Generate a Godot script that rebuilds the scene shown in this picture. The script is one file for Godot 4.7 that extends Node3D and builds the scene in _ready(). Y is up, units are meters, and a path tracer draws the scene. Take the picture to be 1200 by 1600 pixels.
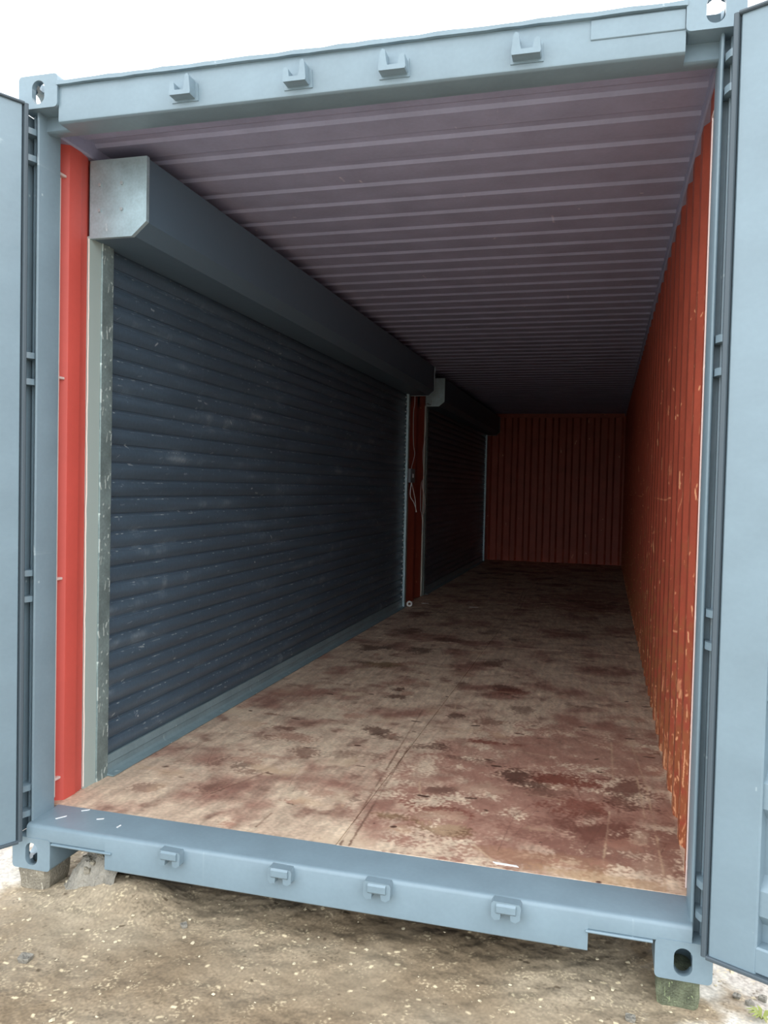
extends Node3D
# A 40-foot high-cube shipping container seen through its open cargo doors.
# x to the right, y up, z towards the viewer; z = 0 is the front face of the corner castings, y = 0 their underside.

const FLOOR_Y := 0.172
const BACK_Z := -12.03
const GROUND_Y := -0.085
var cam: Camera3D
var M := {}
var used := {}

func _ready() -> void:
	# ---------- camera ----------
	cam = Camera3D.new()
	cam.name = "camera"
	cam.fov = 64.61
	cam.near = 0.05
	cam.far = 200.0
	add_child(cam)
	cam.position = Vector3(0.8726, 1.4476, 2.5162)
	cam.rotation = Vector3(-0.0317, 0.2661, 0.0227)
	cam.current = true
	# ---------- overcast sky, exposure ----------
	var env := Environment.new()
	env.tonemap_mode = Environment.TONE_MAPPER_LINEAR
	env.tonemap_exposure = 1.0
	env.background_mode = Environment.BG_SKY
	var sm := ProceduralSkyMaterial.new()
	sm.sky_top_color = Color(0.97, 0.985, 1.0)
	sm.sky_horizon_color = Color(0.95, 0.97, 0.99)
	sm.sky_curve = 0.3
	sm.ground_bottom_color = Color(0.45, 0.43, 0.4)
	sm.ground_horizon_color = Color(0.6, 0.59, 0.57)
	sm.ground_curve = 0.1
	sm.energy_multiplier = 3.4
	var sky := Sky.new()
	sky.sky_material = sm
	env.sky = sky
	env.sdfgi_enabled = true
	env.ssao_enabled = true
	env.ssil_enabled = true
	var we := WorldEnvironment.new()
	we.name = "world_environment"
	we.environment = env
	add_child(we)
	# ---------- scene ----------
	make_materials()
	build_ground()
	build_floor()
	build_ceiling()
	build_walls()
	build_frame()
	build_door("door_1", -1.0, 117.0, "steel blue container door swung open beside the bright red wall strip")
	build_door("door_2", 1.0, 153.0, "steel blue container door swung open beside the orange-red corrugated wall")
	build_roller_door("roller_door", -0.36, -5.93, 2.42, -0.911, 2.73, "dark grey roller shutter next to the container's entrance, with pale square end plate")
	build_roller_door("roller_door_001", -6.72, -11.78, 2.385, -0.95, 2.71, "dark roller shutter deep inside the container, beyond the hanging cables")
	build_blocks()
	build_small_things()

# ============================================================ helpers
func named(n: String) -> String:
	if not used.has(n):
		used[n] = 0
		return n
	used[n] += 1
	return "%s_%03d" % [n, used[n]]

func tag(o: Node, label: String, category: String, group := "", kind := "") -> void:
	if label: o.set_meta("label", label)
	if category: o.set_meta("category", category)
	if group: o.set_meta("group", group)
	if kind: o.set_meta("kind", kind)

func base(n: String, at := Vector3.ZERO) -> Node3D:
	var o := Node3D.new()
	o.name = named(n)
	add_child(o)
	o.position = at
	return o

func new_st() -> SurfaceTool:
	var st := SurfaceTool.new()
	st.begin(Mesh.PRIMITIVE_TRIANGLES)
	return st

func obj(n: String, what, m: Material, parent: Node = null) -> MeshInstance3D:
	var o := MeshInstance3D.new()
	o.name = n if parent != null else named(n)
	o.mesh = what.commit() if what is SurfaceTool else what
	o.material_override = m
	o.cast_shadow = GeometryInstance3D.SHADOW_CASTING_SETTING_ON
	(parent if parent != null else self).add_child(o, true)
	return o

func tri(st: SurfaceTool, p: Array, n: Array, uv: Array) -> void:
	var order := [0, 1, 2]
	var avg: Vector3 = n[0] + n[1] + n[2]
	if (p[1] - p[0]).cross(p[2] - p[0]).dot(avg) > 0.0:
		order = [0, 2, 1]
	for i in order:
		st.set_normal(n[i])
		st.set_uv(uv[i])
		st.add_vertex(p[i])

func quad(st: SurfaceTool, p: Array, n: Array, uv: Array) -> void:
	tri(st, [p[0], p[1], p[2]], [n[0], n[1], n[2]], [uv[0], uv[1], uv[2]])
	tri(st, [p[0], p[2], p[3]], [n[0], n[2], n[3]], [uv[0], uv[2], uv[3]])

func lift(axis: String, p: Vector2, t: float) -> Vector3:
	if axis == "x": return Vector3(t, p.y, p.x)      # p = (z, y)
	if axis == "y": return Vector3(p.x, t, p.y)      # p = (x, z)
	return Vector3(p.x, p.y, t)                      # p = (x, y)

# a closed outline swept straight along an axis from a to b; edges flatter than `soft` degrees are shaded round
func sweep(st: SurfaceTool, axis: String, poly: Array, a: float, b: float, soft := 0.0, caps := true, off := Vector3.ZERO) -> void:
	var n := poly.size()
	var area := 0.0
	for i in n:
		var p: Vector2 = poly[i]
		var q: Vector2 = poly[(i + 1) % n]
		area += p.x * q.y - q.x * p.y
	var sgn := 1.0 if area > 0.0 else -1.0
	var en := []
	for i in n:
		var d: Vector2 = (poly[(i + 1) % n] - poly[i]).normalized()
		en.append(Vector2(d.y, -d.x) * sgn)
	var along := 0.0
	for i in n:
		var p: Vector2 = poly[i]
		var q: Vector2 = poly[(i + 1) % n]
		var np: Vector2 = en[i]
		var nq: Vector2 = en[i]
		if soft > 0.0:
			var before: Vector2 = en[(i + n - 1) % n]
			var after: Vector2 = en[(i + 1) % n]
			if absf(before.angle_to(en[i])) < deg_to_rad(soft): np = (before + en[i]).normalized()
			if absf(after.angle_to(en[i])) < deg_to_rad(soft): nq = (after + en[i]).normalized()
		var l := p.distance_to(q)
		var N0 := lift(axis, np, 0.0)
		var N1 := lift(axis, nq, 0.0)
		quad(st, [lift(axis, p, a) + off, lift(axis, q, a) + off, lift(axis, q, b) + off, lift(axis, p, b) + off], [N0, N1, N1, N0],
			[Vector2(along, a), Vector2(along + l, a), Vector2(along + l, b), Vector2(along, b)])
		along += l
	if caps:
		var ids := Geometry2D.triangulate_polygon(PackedVector2Array(poly))
		var dir := lift(axis, Vector2.ZERO, 1.0)
		for e in [[a, -1.0], [b, 1.0]]:
			var s: float = e[1] * signf(b - a)
			for i in range(0, ids.size(), 3):
				var pts := []
				var uvs := []
				for k in 3:
					var c: Vector2 = poly[ids[i + k]]
					pts.append(lift(axis, c, e[0]) + off)
					uvs.append(c)
				tri(st, pts, [dir * s, dir * s, dir * s], uvs)

func rect(x0: float, y0: float, x1: float, y1: float, c := 0.0) -> Array:
	if c <= 0.0:
		return [Vector2(x0, y0), Vector2(x1, y0), Vector2(x1, y1), Vector2(x0, y1)]
	return [Vector2(x0 + c, y0), Vector2(x1 - c, y0), Vector2(x1, y0 + c), Vector2(x1, y1 - c), Vector2(x1 - c, y1), Vector2(x0 + c, y1), Vector2(x0, y1 - c), Vector2(x0, y0 + c)]

# a box with its long edges chamfered, swept along `axis`
func box(st: SurfaceTool, lo: Vector3, hi: Vector3, c := 0.0, axis := "y") -> void:
	if axis == "x": sweep(st, "x", rect(lo.z, lo.y, hi.z, hi.y, c), lo.x, hi.x)
	elif axis == "y": sweep(st, "y", rect(lo.x, lo.z, hi.x, hi.z, c), lo.y, hi.y)
	else: sweep(st, "z", rect(lo.x, lo.y, hi.x, hi.y, c), lo.z, hi.z)

func ring(c: Vector2, r: float, n: int, squash := 1.0) -> Array:
	var out := []
	for i in n:
		var a := TAU * i / n
		out.append(c + Vector2(cos(a) * r, sin(a) * r * squash))
	return out

func tube(st: SurfaceTool, pts: Array, r: float, sides := 6) -> void:
	var rings := []
	for i in pts.size():
		var d: Vector3 = (pts[mini(i + 1, pts.size() - 1)] - pts[maxi(i - 1, 0)]).normalized()
		var u := d.cross(Vector3.RIGHT if absf(d.x) < 0.8 else Vector3.UP).normalized()
		var w := d.cross(u)
		var rr := []
		for k in sides:
			var a := TAU * k / sides
			rr.append(u * cos(a) + w * sin(a))
		rings.append(rr)
	for i in pts.size() - 1:
		for k in sides:
			var k2 := (k + 1) % sides
			var n := [rings[i][k], rings[i][k2], rings[i + 1][k2], rings[i + 1][k]]
			quad(st, [pts[i] + n[0] * r, pts[i] + n[1] * r, pts[i + 1] + n[2] * r, pts[i + 1] + n[3] * r], n, [Vector2(0, 0), Vector2(1, 0), Vector2(1, 1), Vector2(0, 1)])
	for e in [[0, 1], [pts.size() - 1, pts.size() - 2]]:
		var n: Vector3 = (pts[e[0]] - pts[e[1]]).normalized()
		for k in sides:
			tri(st, [pts[e[0]], pts[e[0]] + rings[e[0]][k] * r, pts[e[0]] + rings[e[0]][(k + 1) % sides] * r], [n, n, n], [Vector2.ZERO, Vector2.ZERO, Vector2.ZERO])

# smooth curve through points
func curve(pts: Array, step := 6) -> Array:
	var out := []
	for i in pts.size() - 1:
		var p0: Vector3 = pts[maxi(i - 1, 0)]
		var p3: Vector3 = pts[mini(i + 2, pts.size() - 1)]
		for k in step:
			out.append(pts[i].cubic_interpolate(pts[i + 1], p0, p3, float(k) / step))
	out.append(pts[-1])
	return out

# the point of a plane (axis 0/1/2 = val) that the photograph's pixel looks at
func at_plane(px: float, py: float, axis: int, val: float) -> Vector3:
	var f := 800.0 / tan(deg_to_rad(64.61) / 2.0)
	var from := Vector3(0.8726, 1.4476, 2.5162)      # where the photograph was taken
	var d := Basis.from_euler(Vector3(-0.0317, 0.2661, 0.0227)) * Vector3((px - 600.0) / f, -(py - 800.0) / f, -1.0)
	return from + d * ((val - from[axis]) / d[axis])

# ============================================================ textures
func noise_bytes(sd: int, freq: float, w: int, h: int, octaves := 4, stretch := 1, seamless := false) -> PackedByteArray:
	var n := FastNoiseLite.new()
	n.seed = sd
	n.frequency = freq
	n.noise_type = FastNoiseLite.TYPE_SIMPLEX_SMOOTH
	n.fractal_octaves = octaves
	var hh := maxi(2, int(ceil(float(h) / stretch)))
	var im: Image = n.get_seamless_image(w, hh) if seamless else n.get_image(w, hh)
	if hh != h: im.resize(w, h, Image.INTERPOLATE_BILINEAR)
	im.convert(Image.FORMAT_L8)
	return im.get_data()

func to_tex(data: PackedByteArray, w: int, h: int) -> ImageTexture:
	return ImageTexture.create_from_image(Image.create_from_data(w, h, false, Image.FORMAT_RGB8, data))

# dab of colour with a ragged outline into an RGB8 buffer; centre and radii in pixels
func dab(d: PackedByteArray, w: int, h: int, nz: PackedByteArray, cx: float, cy: float, rx: float, ry: float, col: Color, strength: float, rag := 0.9) -> void:
	for y in range(maxi(0, int(cy - ry * 1.5)), mini(h, int(cy + ry * 1.5) + 1)):
		for x in range(maxi(0, int(cx - rx * 1.5)), mini(w, int(cx + rx * 1.5) + 1)):
			var i := y * w + x
			var r := sqrt(pow((x - cx) / rx, 2.0) + pow((y - cy) / ry, 2.0)) + (nz[i] / 255.0 - 0.5) * 2.0 * rag
			var a := clampf((1.0 - r) * 2.2, 0.0, 1.0) * strength
			if a > 0.0:
				d[i * 3] = int(lerpf(d[i * 3], col.r * 255.0, a))
				d[i * 3 + 1] = int(lerpf(d[i * 3 + 1], col.g * 255.0, a))
				d[i * 3 + 2] = int(lerpf(d[i * 3 + 2], col.b * 255.0, a))

func scratch(d: PackedByteArray, w: int, h: int, a: Vector2, b: Vector2, wide: float, col: Color, strength: float, rng: RandomNumberGenerator) -> void:
	var steps := int(a.distance_to(b)) + 1
	var keep := 1.0
	for s in steps:
		var p := a.lerp(b, float(s) / steps) + Vector2(rng.randf_range(-0.4, 0.4), rng.randf_range(-0.4, 0.4))
		if rng.randf() < 0.06: keep = rng.randf_range(0.2, 1.0)
		for dy in range(-int(wide), int(wide) + 1):
			for dx in range(-int(wide), int(wide) + 1):
				var x := int(p.x) + dx
				var y := int(p.y) + dy
				if x < 0 or y < 0 or x >= w or y >= h or Vector2(dx, dy).length() > wide: continue
				var i := (y * w + x) * 3
				for c in 3:
					d[i + c] = int(lerpf(d[i + c], col[c] * 255.0, strength * keep))

func floor_texture() -> ImageTexture:
	var w := 640
	var h := 1640
	var n1 := noise_bytes(11, 0.006, w, h, 4)
	var n2 := noise_bytes(12, 0.022, w, h, 5)
	var n3 := noise_bytes(13, 0.16, w, h, 3)
	var n4 := noise_bytes(14, 0.08, w, h, 3, 12)
	var n5 := noise_bytes(15, 0.012, w, h, 5)
	var d := PackedByteArray()
	d.resize(w * h * 3)
	var tan_c := Color8(212, 188, 164)
	var red_c := Color8(162, 122, 106)
	var pale := Color8(236, 216, 188)
	var dark := Color8(126, 96, 82)
	for y in h:
		for x in w:
			var i := y * w + x
			var a := n1[i] / 255.0
			var b := n2[i] / 255.0
			var f := n3[i] / 255.0
			var g := n4[i] / 255.0
			var e := n5[i] / 255.0
			var m := clampf((a - 0.5) * 3.0, 0.0, 1.0)
			var c := tan_c.lerp(red_c, m)
			c = c.lerp(pale, clampf((b - 0.56) * 5.0, 0.0, 1.0) * 0.55 * (1.0 - m * 0.7))
			c = c.lerp(dark, clampf((0.42 - b) * 5.0, 0.0, 1.0) * clampf((e - 0.4) * 3.0, 0.0, 1.0) * 0.7)
			c = c.lerp(red_c, clampf((e - 0.58) * 4.0, 0.0, 1.0) * 0.35)
			var k := 0.84 + 0.22 * f + 0.16 * (g - 0.5)
			d[i * 3] = int(clampf(c.r * k, 0, 1) * 255)
			d[i * 3 + 1] = int(clampf(c.g * k, 0, 1) * 255)
			d[i * 3 + 2] = int(clampf(c.b * k, 0, 1) * 255)
	var px := w / 2.34
	var to := func(u: float, v: float) -> Vector2:
		var p := at_plane(u, v, 1, FLOOR_Y)
		return Vector2((p.x + 1.17) * px, (-0.18 - p.z) * h / 6.0)
	# damp boot prints, wet patches and rust stains, where the photograph shows them: pixel, half width and half length in metres
	var wet := Color8(82, 58, 48)
	var olive := Color8(104, 82, 52)
	var rust := Color8(112, 58, 46)
	var ne := n2.duplicate()
	for i in w * h: ne[i] = int(n2[i] * 0.45 + n3[i] * 0.35 + n5[i] * 0.2)
	for s in [[860, 1260, .55, .5, red_c, .9], [760, 1290, .45, .3, red_c, .8], [940, 1180, .5, .5, red_c, .8], [960, 1320, .4, .3, Color8(136, 98, 84), .8], [800, 1190, .4, .35, red_c, .7], [700, 1220, .3, .3, red_c, .5]]:
		var c: Vector2 = to.call(s[0], s[1])
		dab(d, w, h, ne, c.x, c.y, s[2] * px, s[3] * h / 6.0, s[4], s[5], 1.8)
	for s in [[626, 1076, .07, .06, wet, .85], [621, 1089, .06, .05, wet, .8], [710, 1118, .08, .05, wet, .8], [785, 1075, .1, .09, wet, .7], [587, 1012, .13, .12, wet, .8], [655, 1017, .12, .14, wet, .75],
			[597, 1038, .13, .1, olive, .7], [592, 1142, .1, .08, wet, .75], [610, 1150, .07, .05, wet, .6], [809, 1212, .1, .09, wet, .9], [833, 1227, .12, .06, wet, .85], [667, 1166, .1, .06, wet, .7],
			[775, 1036, .1, .12, wet, .7], [800, 1082, .12, .1, rust, .6], [611, 1275, .08, .04, olive, .6], [693, 1299, .12, .06, olive, .65], [669, 1265, .15, .06, rust, .75], [880, 1220, .16, .09, rust, .8],
			[900, 1260, .14, .1, rust, .6], [560, 1250, .06, .03, wet, .4], [375, 1195, .05, .05, wet, .55], [700, 1000, .12, .12, wet, .6], [640, 985, .1, .2, wet, .7], [810, 1000, .1, .12, wet, .6], [690, 1235, .07, .05, wet, .55],
			[745, 1188, .12, .03, wet, .5], [760, 1160, .16, .03, rust, .7], [770, 985, .1, .2, wet, .5], [660, 960, .1, .2, wet, .6], [980, 1240, .1, .2, Color8(86, 58, 48), .6], [945, 1300, .16, .1, Color8(100, 60, 50), .6],
			[520, 1180, .1, .06, wet, .3], [450, 1150, .12, .08, rust, .4], [820, 1110, .1, .09, wet, .45], [720, 1070, .08, .1, wet, .4], [900, 990, .14, .2, wet, .35]]:
		var c: Vector2 = to.call(s[0], s[1])
		dab(d, w, h, ne, c.x, c.y, s[2] * px, s[3] * h / 6.0, s[4], s[5] * 0.8, 1.5)
	dab(d, w, h, n3, to.call(925, 1005).x, to.call(925, 1005).y, 22, 60, Color8(168, 150, 136), .4, .3)
	dab(d, w, h, ne, to.call(930, 1372).x, to.call(930, 1372).y, 70, 16, Color8(190, 158, 122), .6)
	dab(d, w, h, ne, to.call(860, 1345).x, to.call(860, 1345).y, 90, 18, Color8(176, 140, 108), .4)
	var rng := RandomNumberGenerator.new()
	rng.seed = 5
	# pale scuffs and dried mud, small and ragged
	for k in 240:
		dab(d, w, h, ne, rng.randf() * w, rng.randf() * h, rng.randf_range(6, 26), rng.randf_range(4, 22), [Color8(206, 178, 148), Color8(120, 88, 74), Color8(176, 132, 112), Color8(216, 196, 168)][k % 4], rng.randf_range(0.25, 0.6), 2.2)
	var light := Color8(196, 168, 140)
	for l in [[985, 1160, 1010, 1230], [1010, 1230, 1030, 1330], [1030, 1330, 1040, 1385], [1040, 1385, 1036, 1396], [953, 1268, 942, 1352], [905, 1205, 955, 1210], [1000, 1024, 832, 1014], [832, 1014, 735, 1006], [700, 1050, 622, 1042],
			[710, 1112, 715, 1090], [655, 1222, 657, 1242], [800, 1172, 860, 1183], [820, 1240, 885, 1252], [955, 1160, 958, 1220], [740, 1320, 770, 1345], [995, 1215, 1008, 1280]]:
		scratch(d, w, h, to.call(l[0], l[1]), to.call(l[2], l[3]), 1.2, light, .5, rng)
	for l in [[531, 1321, 660, 1110], [545, 1322, 640, 1165], [400, 1292, 425, 1270], [330, 1240, 420, 1205]]:
		scratch(d, w, h, to.call(l[0], l[1]), to.call(l[2], l[3]), 1.1, Color8(104, 76, 62), .38, rng)
	for k in 420:
		var p := Vector2(rng.randf() * w, rng.randf() * h)
		var q := p + Vector2.from_angle(rng.randf_range(-0.4, 0.4) + (PI / 2 if rng.randf() < 0.6 else 0.0)) * rng.randf_range(8, 90)
		scratch(d, w, h, p, q, 0.6, light if rng.randf() < 0.55 else Color8(84, 58, 48), rng.randf_range(.15, .45), rng)
	for k in 140:
		var p := Vector2(rng.randf() * w, rng.randf() * h)
		scratch(d, w, h, p, p + Vector2(rng.randf_range(-14, 14), rng.randf_range(-3, 3)), rng.randf_range(.8, 2.6), wet, rng.randf_range(.3, .7), rng)
	return to_tex(d, w, h)

func ground_texture() -> ImageTexture:
	var w := 1280
	var n1 := noise_bytes(21, 0.004, w, w, 4, 1, true)
	var n2 := noise_bytes(22, 0.03, w, w, 5, 1, true)
	var n3 := noise_bytes(23, 0.22, w, w, 3, 1, true)
	var n4 := noise_bytes(24, 0.012, w, w, 4, 1, true)
	var d := PackedByteArray()
	d.resize(w * w * 3)
	var mud := Color8(160, 146, 124)
	var wet := Color8(134, 117, 94)
	var dry := Color8(202, 197, 188)
	var chalk := Color8(220, 204, 170)
	for y in w:
		for x in w:
			var i := y * w + x
			var xm := 4.0 * x / w - 2.0
			var a := n1[i] / 255.0
			var b := n2[i] / 255.0
			var f := n3[i] / 255.0
			var e := n4[i] / 255.0
			var c := wet.lerp(mud, clampf((a - 0.3) * 2.2, 0, 1))
			var out := clampf((absf(xm) - 1.13 + (e - 0.5) * 0.5) * 7.0, 0, 1)
			c = c.lerp(dry, out * 0.9)
			var k := 0.86 + 0.28 * f
			c = Color(c.r * k, c.g * k, c.b * k)
			var speck := clampf((b - 0.52) * 4.0, 0, 1) * clampf((f - 0.57) * 9.0, 0, 1)
			c = c.lerp(chalk, speck * 0.85)
			var clod := clampf((0.36 - b) * 6.0, 0, 1) * clampf((0.45 - f) * 6.0, 0, 1)
			c = c.lerp(Color8(100, 86, 68), clod * 0.6)
			d[i * 3] = int(clampf(c.r, 0, 1) * 255)
			d[i * 3 + 1] = int(clampf(c.g, 0, 1) * 255)
			d[i * 3 + 2] = int(clampf(c.b, 0, 1) * 255)
	var rng := RandomNumberGenerator.new()
	rng.seed = 9
	for k in 2600:
		var p := Vector2(rng.randf() * w, rng.randf() * w)
		scratch(d, w, w, p, p + Vector2(rng.randf_range(-5, 5), rng.randf_range(-3, 3)), rng.randf_range(.5, 1.8), chalk if rng.randf() < .8 else Color8(96, 82, 64), rng.randf_range(.4, .9), rng)
	return to_tex(d, w, w)

# painted sheet: colour with small mottling, chips and scrapes; low = share of the height (from the bottom) that is badly scraped
func paint_texture(sd: int, w: int, h: int, col: Color, chip: Color, chips: int, low: float, var_amt: float, seamless := false, worn := Color.BLACK) -> ImageTexture:
	var n1 := noise_bytes(sd, 0.012, w, h, 4, 1, true)
	var n2 := noise_bytes(sd + 1, 0.14, w, h, 3, 1, true)
	var n3 := noise_bytes(sd + 2, 0.035, w, h, 4, 1, true)
	var d := PackedByteArray()
	d.resize(w * h * 3)
	for y in h:
		var up := 1.0 - float(y) / h
		for x in w:
			var i := y * w + x
			var k := 1.0 + (n1[i] / 255.0 - 0.5) * var_amt + (n2[i] / 255.0 - 0.5) * var_amt * 0.5
			var c := Color(col.r * k, col.g * k, col.b * k)
			if low > 0.0:
				var t := (low - up) / low * 0.55 + (n3[i] / 255.0 - 0.5) * 1.1
				c = c.lerp(worn, clampf((t - 0.15) * 2.5, 0.0, 1.0) * 0.7)
			d[i * 3] = int(clampf(c.r, 0, 1) * 255)
			d[i * 3 + 1] = int(clampf(c.g, 0, 1) * 255)
			d[i * 3 + 2] = int(clampf(c.b, 0, 1) * 255)
	var rng := RandomNumberGenerator.new()
	rng.seed = sd
	for k in chips:
		var v := rng.randf()
		if low > 0.0: v = 1.0 - pow(rng.randf(), 2.2) * 0.75
		var p := Vector2(rng.randf() * w, v * h)
		var q := p + Vector2(rng.randf_range(-4, 4), rng.randf_range(-1, 1) * (26.0 if rng.randf() < .35 else 5.0))
		scratch(d, w, h, p, q, rng.randf_range(.5, 2.0), chip, rng.randf_range(.35, .9), rng)
	return to_tex(d, w, h)

# scraped patches and scribbles on the right wall, where the photograph shows them: pixel, half length and half height in metres
func scraped_wall(t: ImageTexture) -> ImageTexture:
	var im := t.get_image()
	var w := im.get_width()
	var h := im.get_height()
	var d := im.get_data()
	var nz := noise_bytes(63, 0.09, w, h, 4)
	var bare := Color8(226, 160, 120)
	var rng := RandomNumberGenerator.new()
	rng.seed = 19
	var to := func(u: float, v: float) -> Vector2:
		var p := at_plane(u, v, 0, 1.185)
		return Vector2((-p.z - 0.15) * 1.05 / 3.0 * w, (1.064 - p.y / 2.7) * h)
	for s in [[1062, 1058, .07, .05, .8], [1065, 1075, .05, .04, .7], [1050, 735, .1, .03, .5], [1084, 768, .02, .04, .7], [1073, 768, .03, .05, .6], [1081, 785, .015, .05, .7], [1043, 1175, .1, .06, .5], [1050, 1190, .05, .04, .6], [1058, 1230, .03, .08, .5], [1062, 1270, .04, .06, .5], [1025, 1080, .1, .05, .5], [1010, 1040, .14, .06, .5], [1035, 1120, .1, .06, .4]]:
		var c: Vector2 = to.call(s[0], s[1])
		dab(d, w, h, nz, c.x, c.y, s[2] / 3.0 * w, s[3] / 2.7 * h, bare, s[4] * 0.8, 1.4)
	for l in [[1026, 778, 1046, 782], [1046, 782, 1053, 772], [1018, 785, 1020, 765], [1030, 776, 1031, 760], [1068, 745, 1064, 800], [1090, 615, 1086, 700], [1060, 950, 1058, 975], [1066, 948, 1064, 972], [1057, 985, 1062, 990]]:
		scratch(d, w, h, to.call(l[0], l[1]), to.call(l[2], l[3]), 1.4, bare, .7, rng)
	for k in 70:
		var a: Vector2 = to.call(rng.randf_range(1005, 1080), rng.randf_range(1000, 1330))
		scratch(d, w, h, a, a + Vector2(rng.randf_range(-14, 14), rng.randf_range(-22, 22)), rng.randf_range(.6, 1.8), bare, rng.randf_range(.4, .9), rng)
	return to_tex(d, w, h)

func slat_texture() -> ImageTexture:
	var w := 1024
	var h := 768
	var n1 := noise_bytes(31, 0.02, h, w, 4, 10)   # made turned, so that the streaks lie along the slats
	var n2 := noise_bytes(32, 0.12, w, h, 3)
	var n3 := noise_bytes(33, 0.012, w, h, 4)
	var d := PackedByteArray()
	d.resize(w * h * 3)
	var col := Color8(86, 106, 122)
	var dust := Color8(170, 184, 190)
	for y in h:
		for x in w:
			var i := y * w + x
			var s := n1[x * h + y] / 255.0
			var f := n2[i] / 255.0
			var b := n3[i] / 255.0
			var k := 0.86 + 0.2 * s + 0.1 * (f - 0.5)
			var c := Color(col.r * k, col.g * k, col.b * k)
			c = c.lerp(dust, clampf((s - 0.62) * 4.0, 0, 1) * clampf((b - 0.45) * 4.0, 0, 1) * (0.25 + 0.5 * f))
			d[i * 3] = int(clampf(c.r, 0, 1) * 255)
			d[i * 3 + 1] = int(clampf(c.g, 0, 1) * 255)
			d[i * 3 + 2] = int(clampf(c.b, 0, 1) * 255)
	var rng := RandomNumberGenerator.new()
	rng.seed = 77
	for k in 420:
		var p := Vector2(rng.randf() * w, rng.randf() * h)
		var q := p + Vector2(rng.randf_range(-18, 18), rng.randf_range(-2, 2) if rng.randf() < .8 else rng.randf_range(-8, 8))
		scratch(d, w, h, p, q, rng.randf_range(.4, 1.2), Color8(205, 214, 216), rng.randf_range(.2, .7), rng)
	return to_tex(d, w, h)

func noise_normal(sd: int, freq: float, strength: float) -> NoiseTexture2D:
	var n := FastNoiseLite.new()
	n.seed = sd
	n.frequency = freq
	n.fractal_octaves = 4
	var t := NoiseTexture2D.new()
	t.width = 512
	t.height = 512
	t.seamless = true
	t.as_normal_map = true
	t.bump_strength = strength
	t.noise = n
	return t

func mat(col: Color, rough: float, metal := 0.0, tex: Texture2D = null, tri_scale := 0.0) -> StandardMaterial3D:
	var m := StandardMaterial3D.new()
	m.albedo_color = col
	m.roughness = rough
	m.metallic = metal
	m.albedo_texture = tex
	if tri_scale > 0.0:
		m.uv1_triplanar = true
		m.uv1_world_triplanar = true
		m.uv1_scale = Vector3.ONE * tri_scale
	return m

func bump(m: StandardMaterial3D, t: Texture2D, amount: float) -> StandardMaterial3D:
	m.normal_enabled = true
	m.normal_texture = t
	m.normal_scale = amount
	return m

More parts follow.
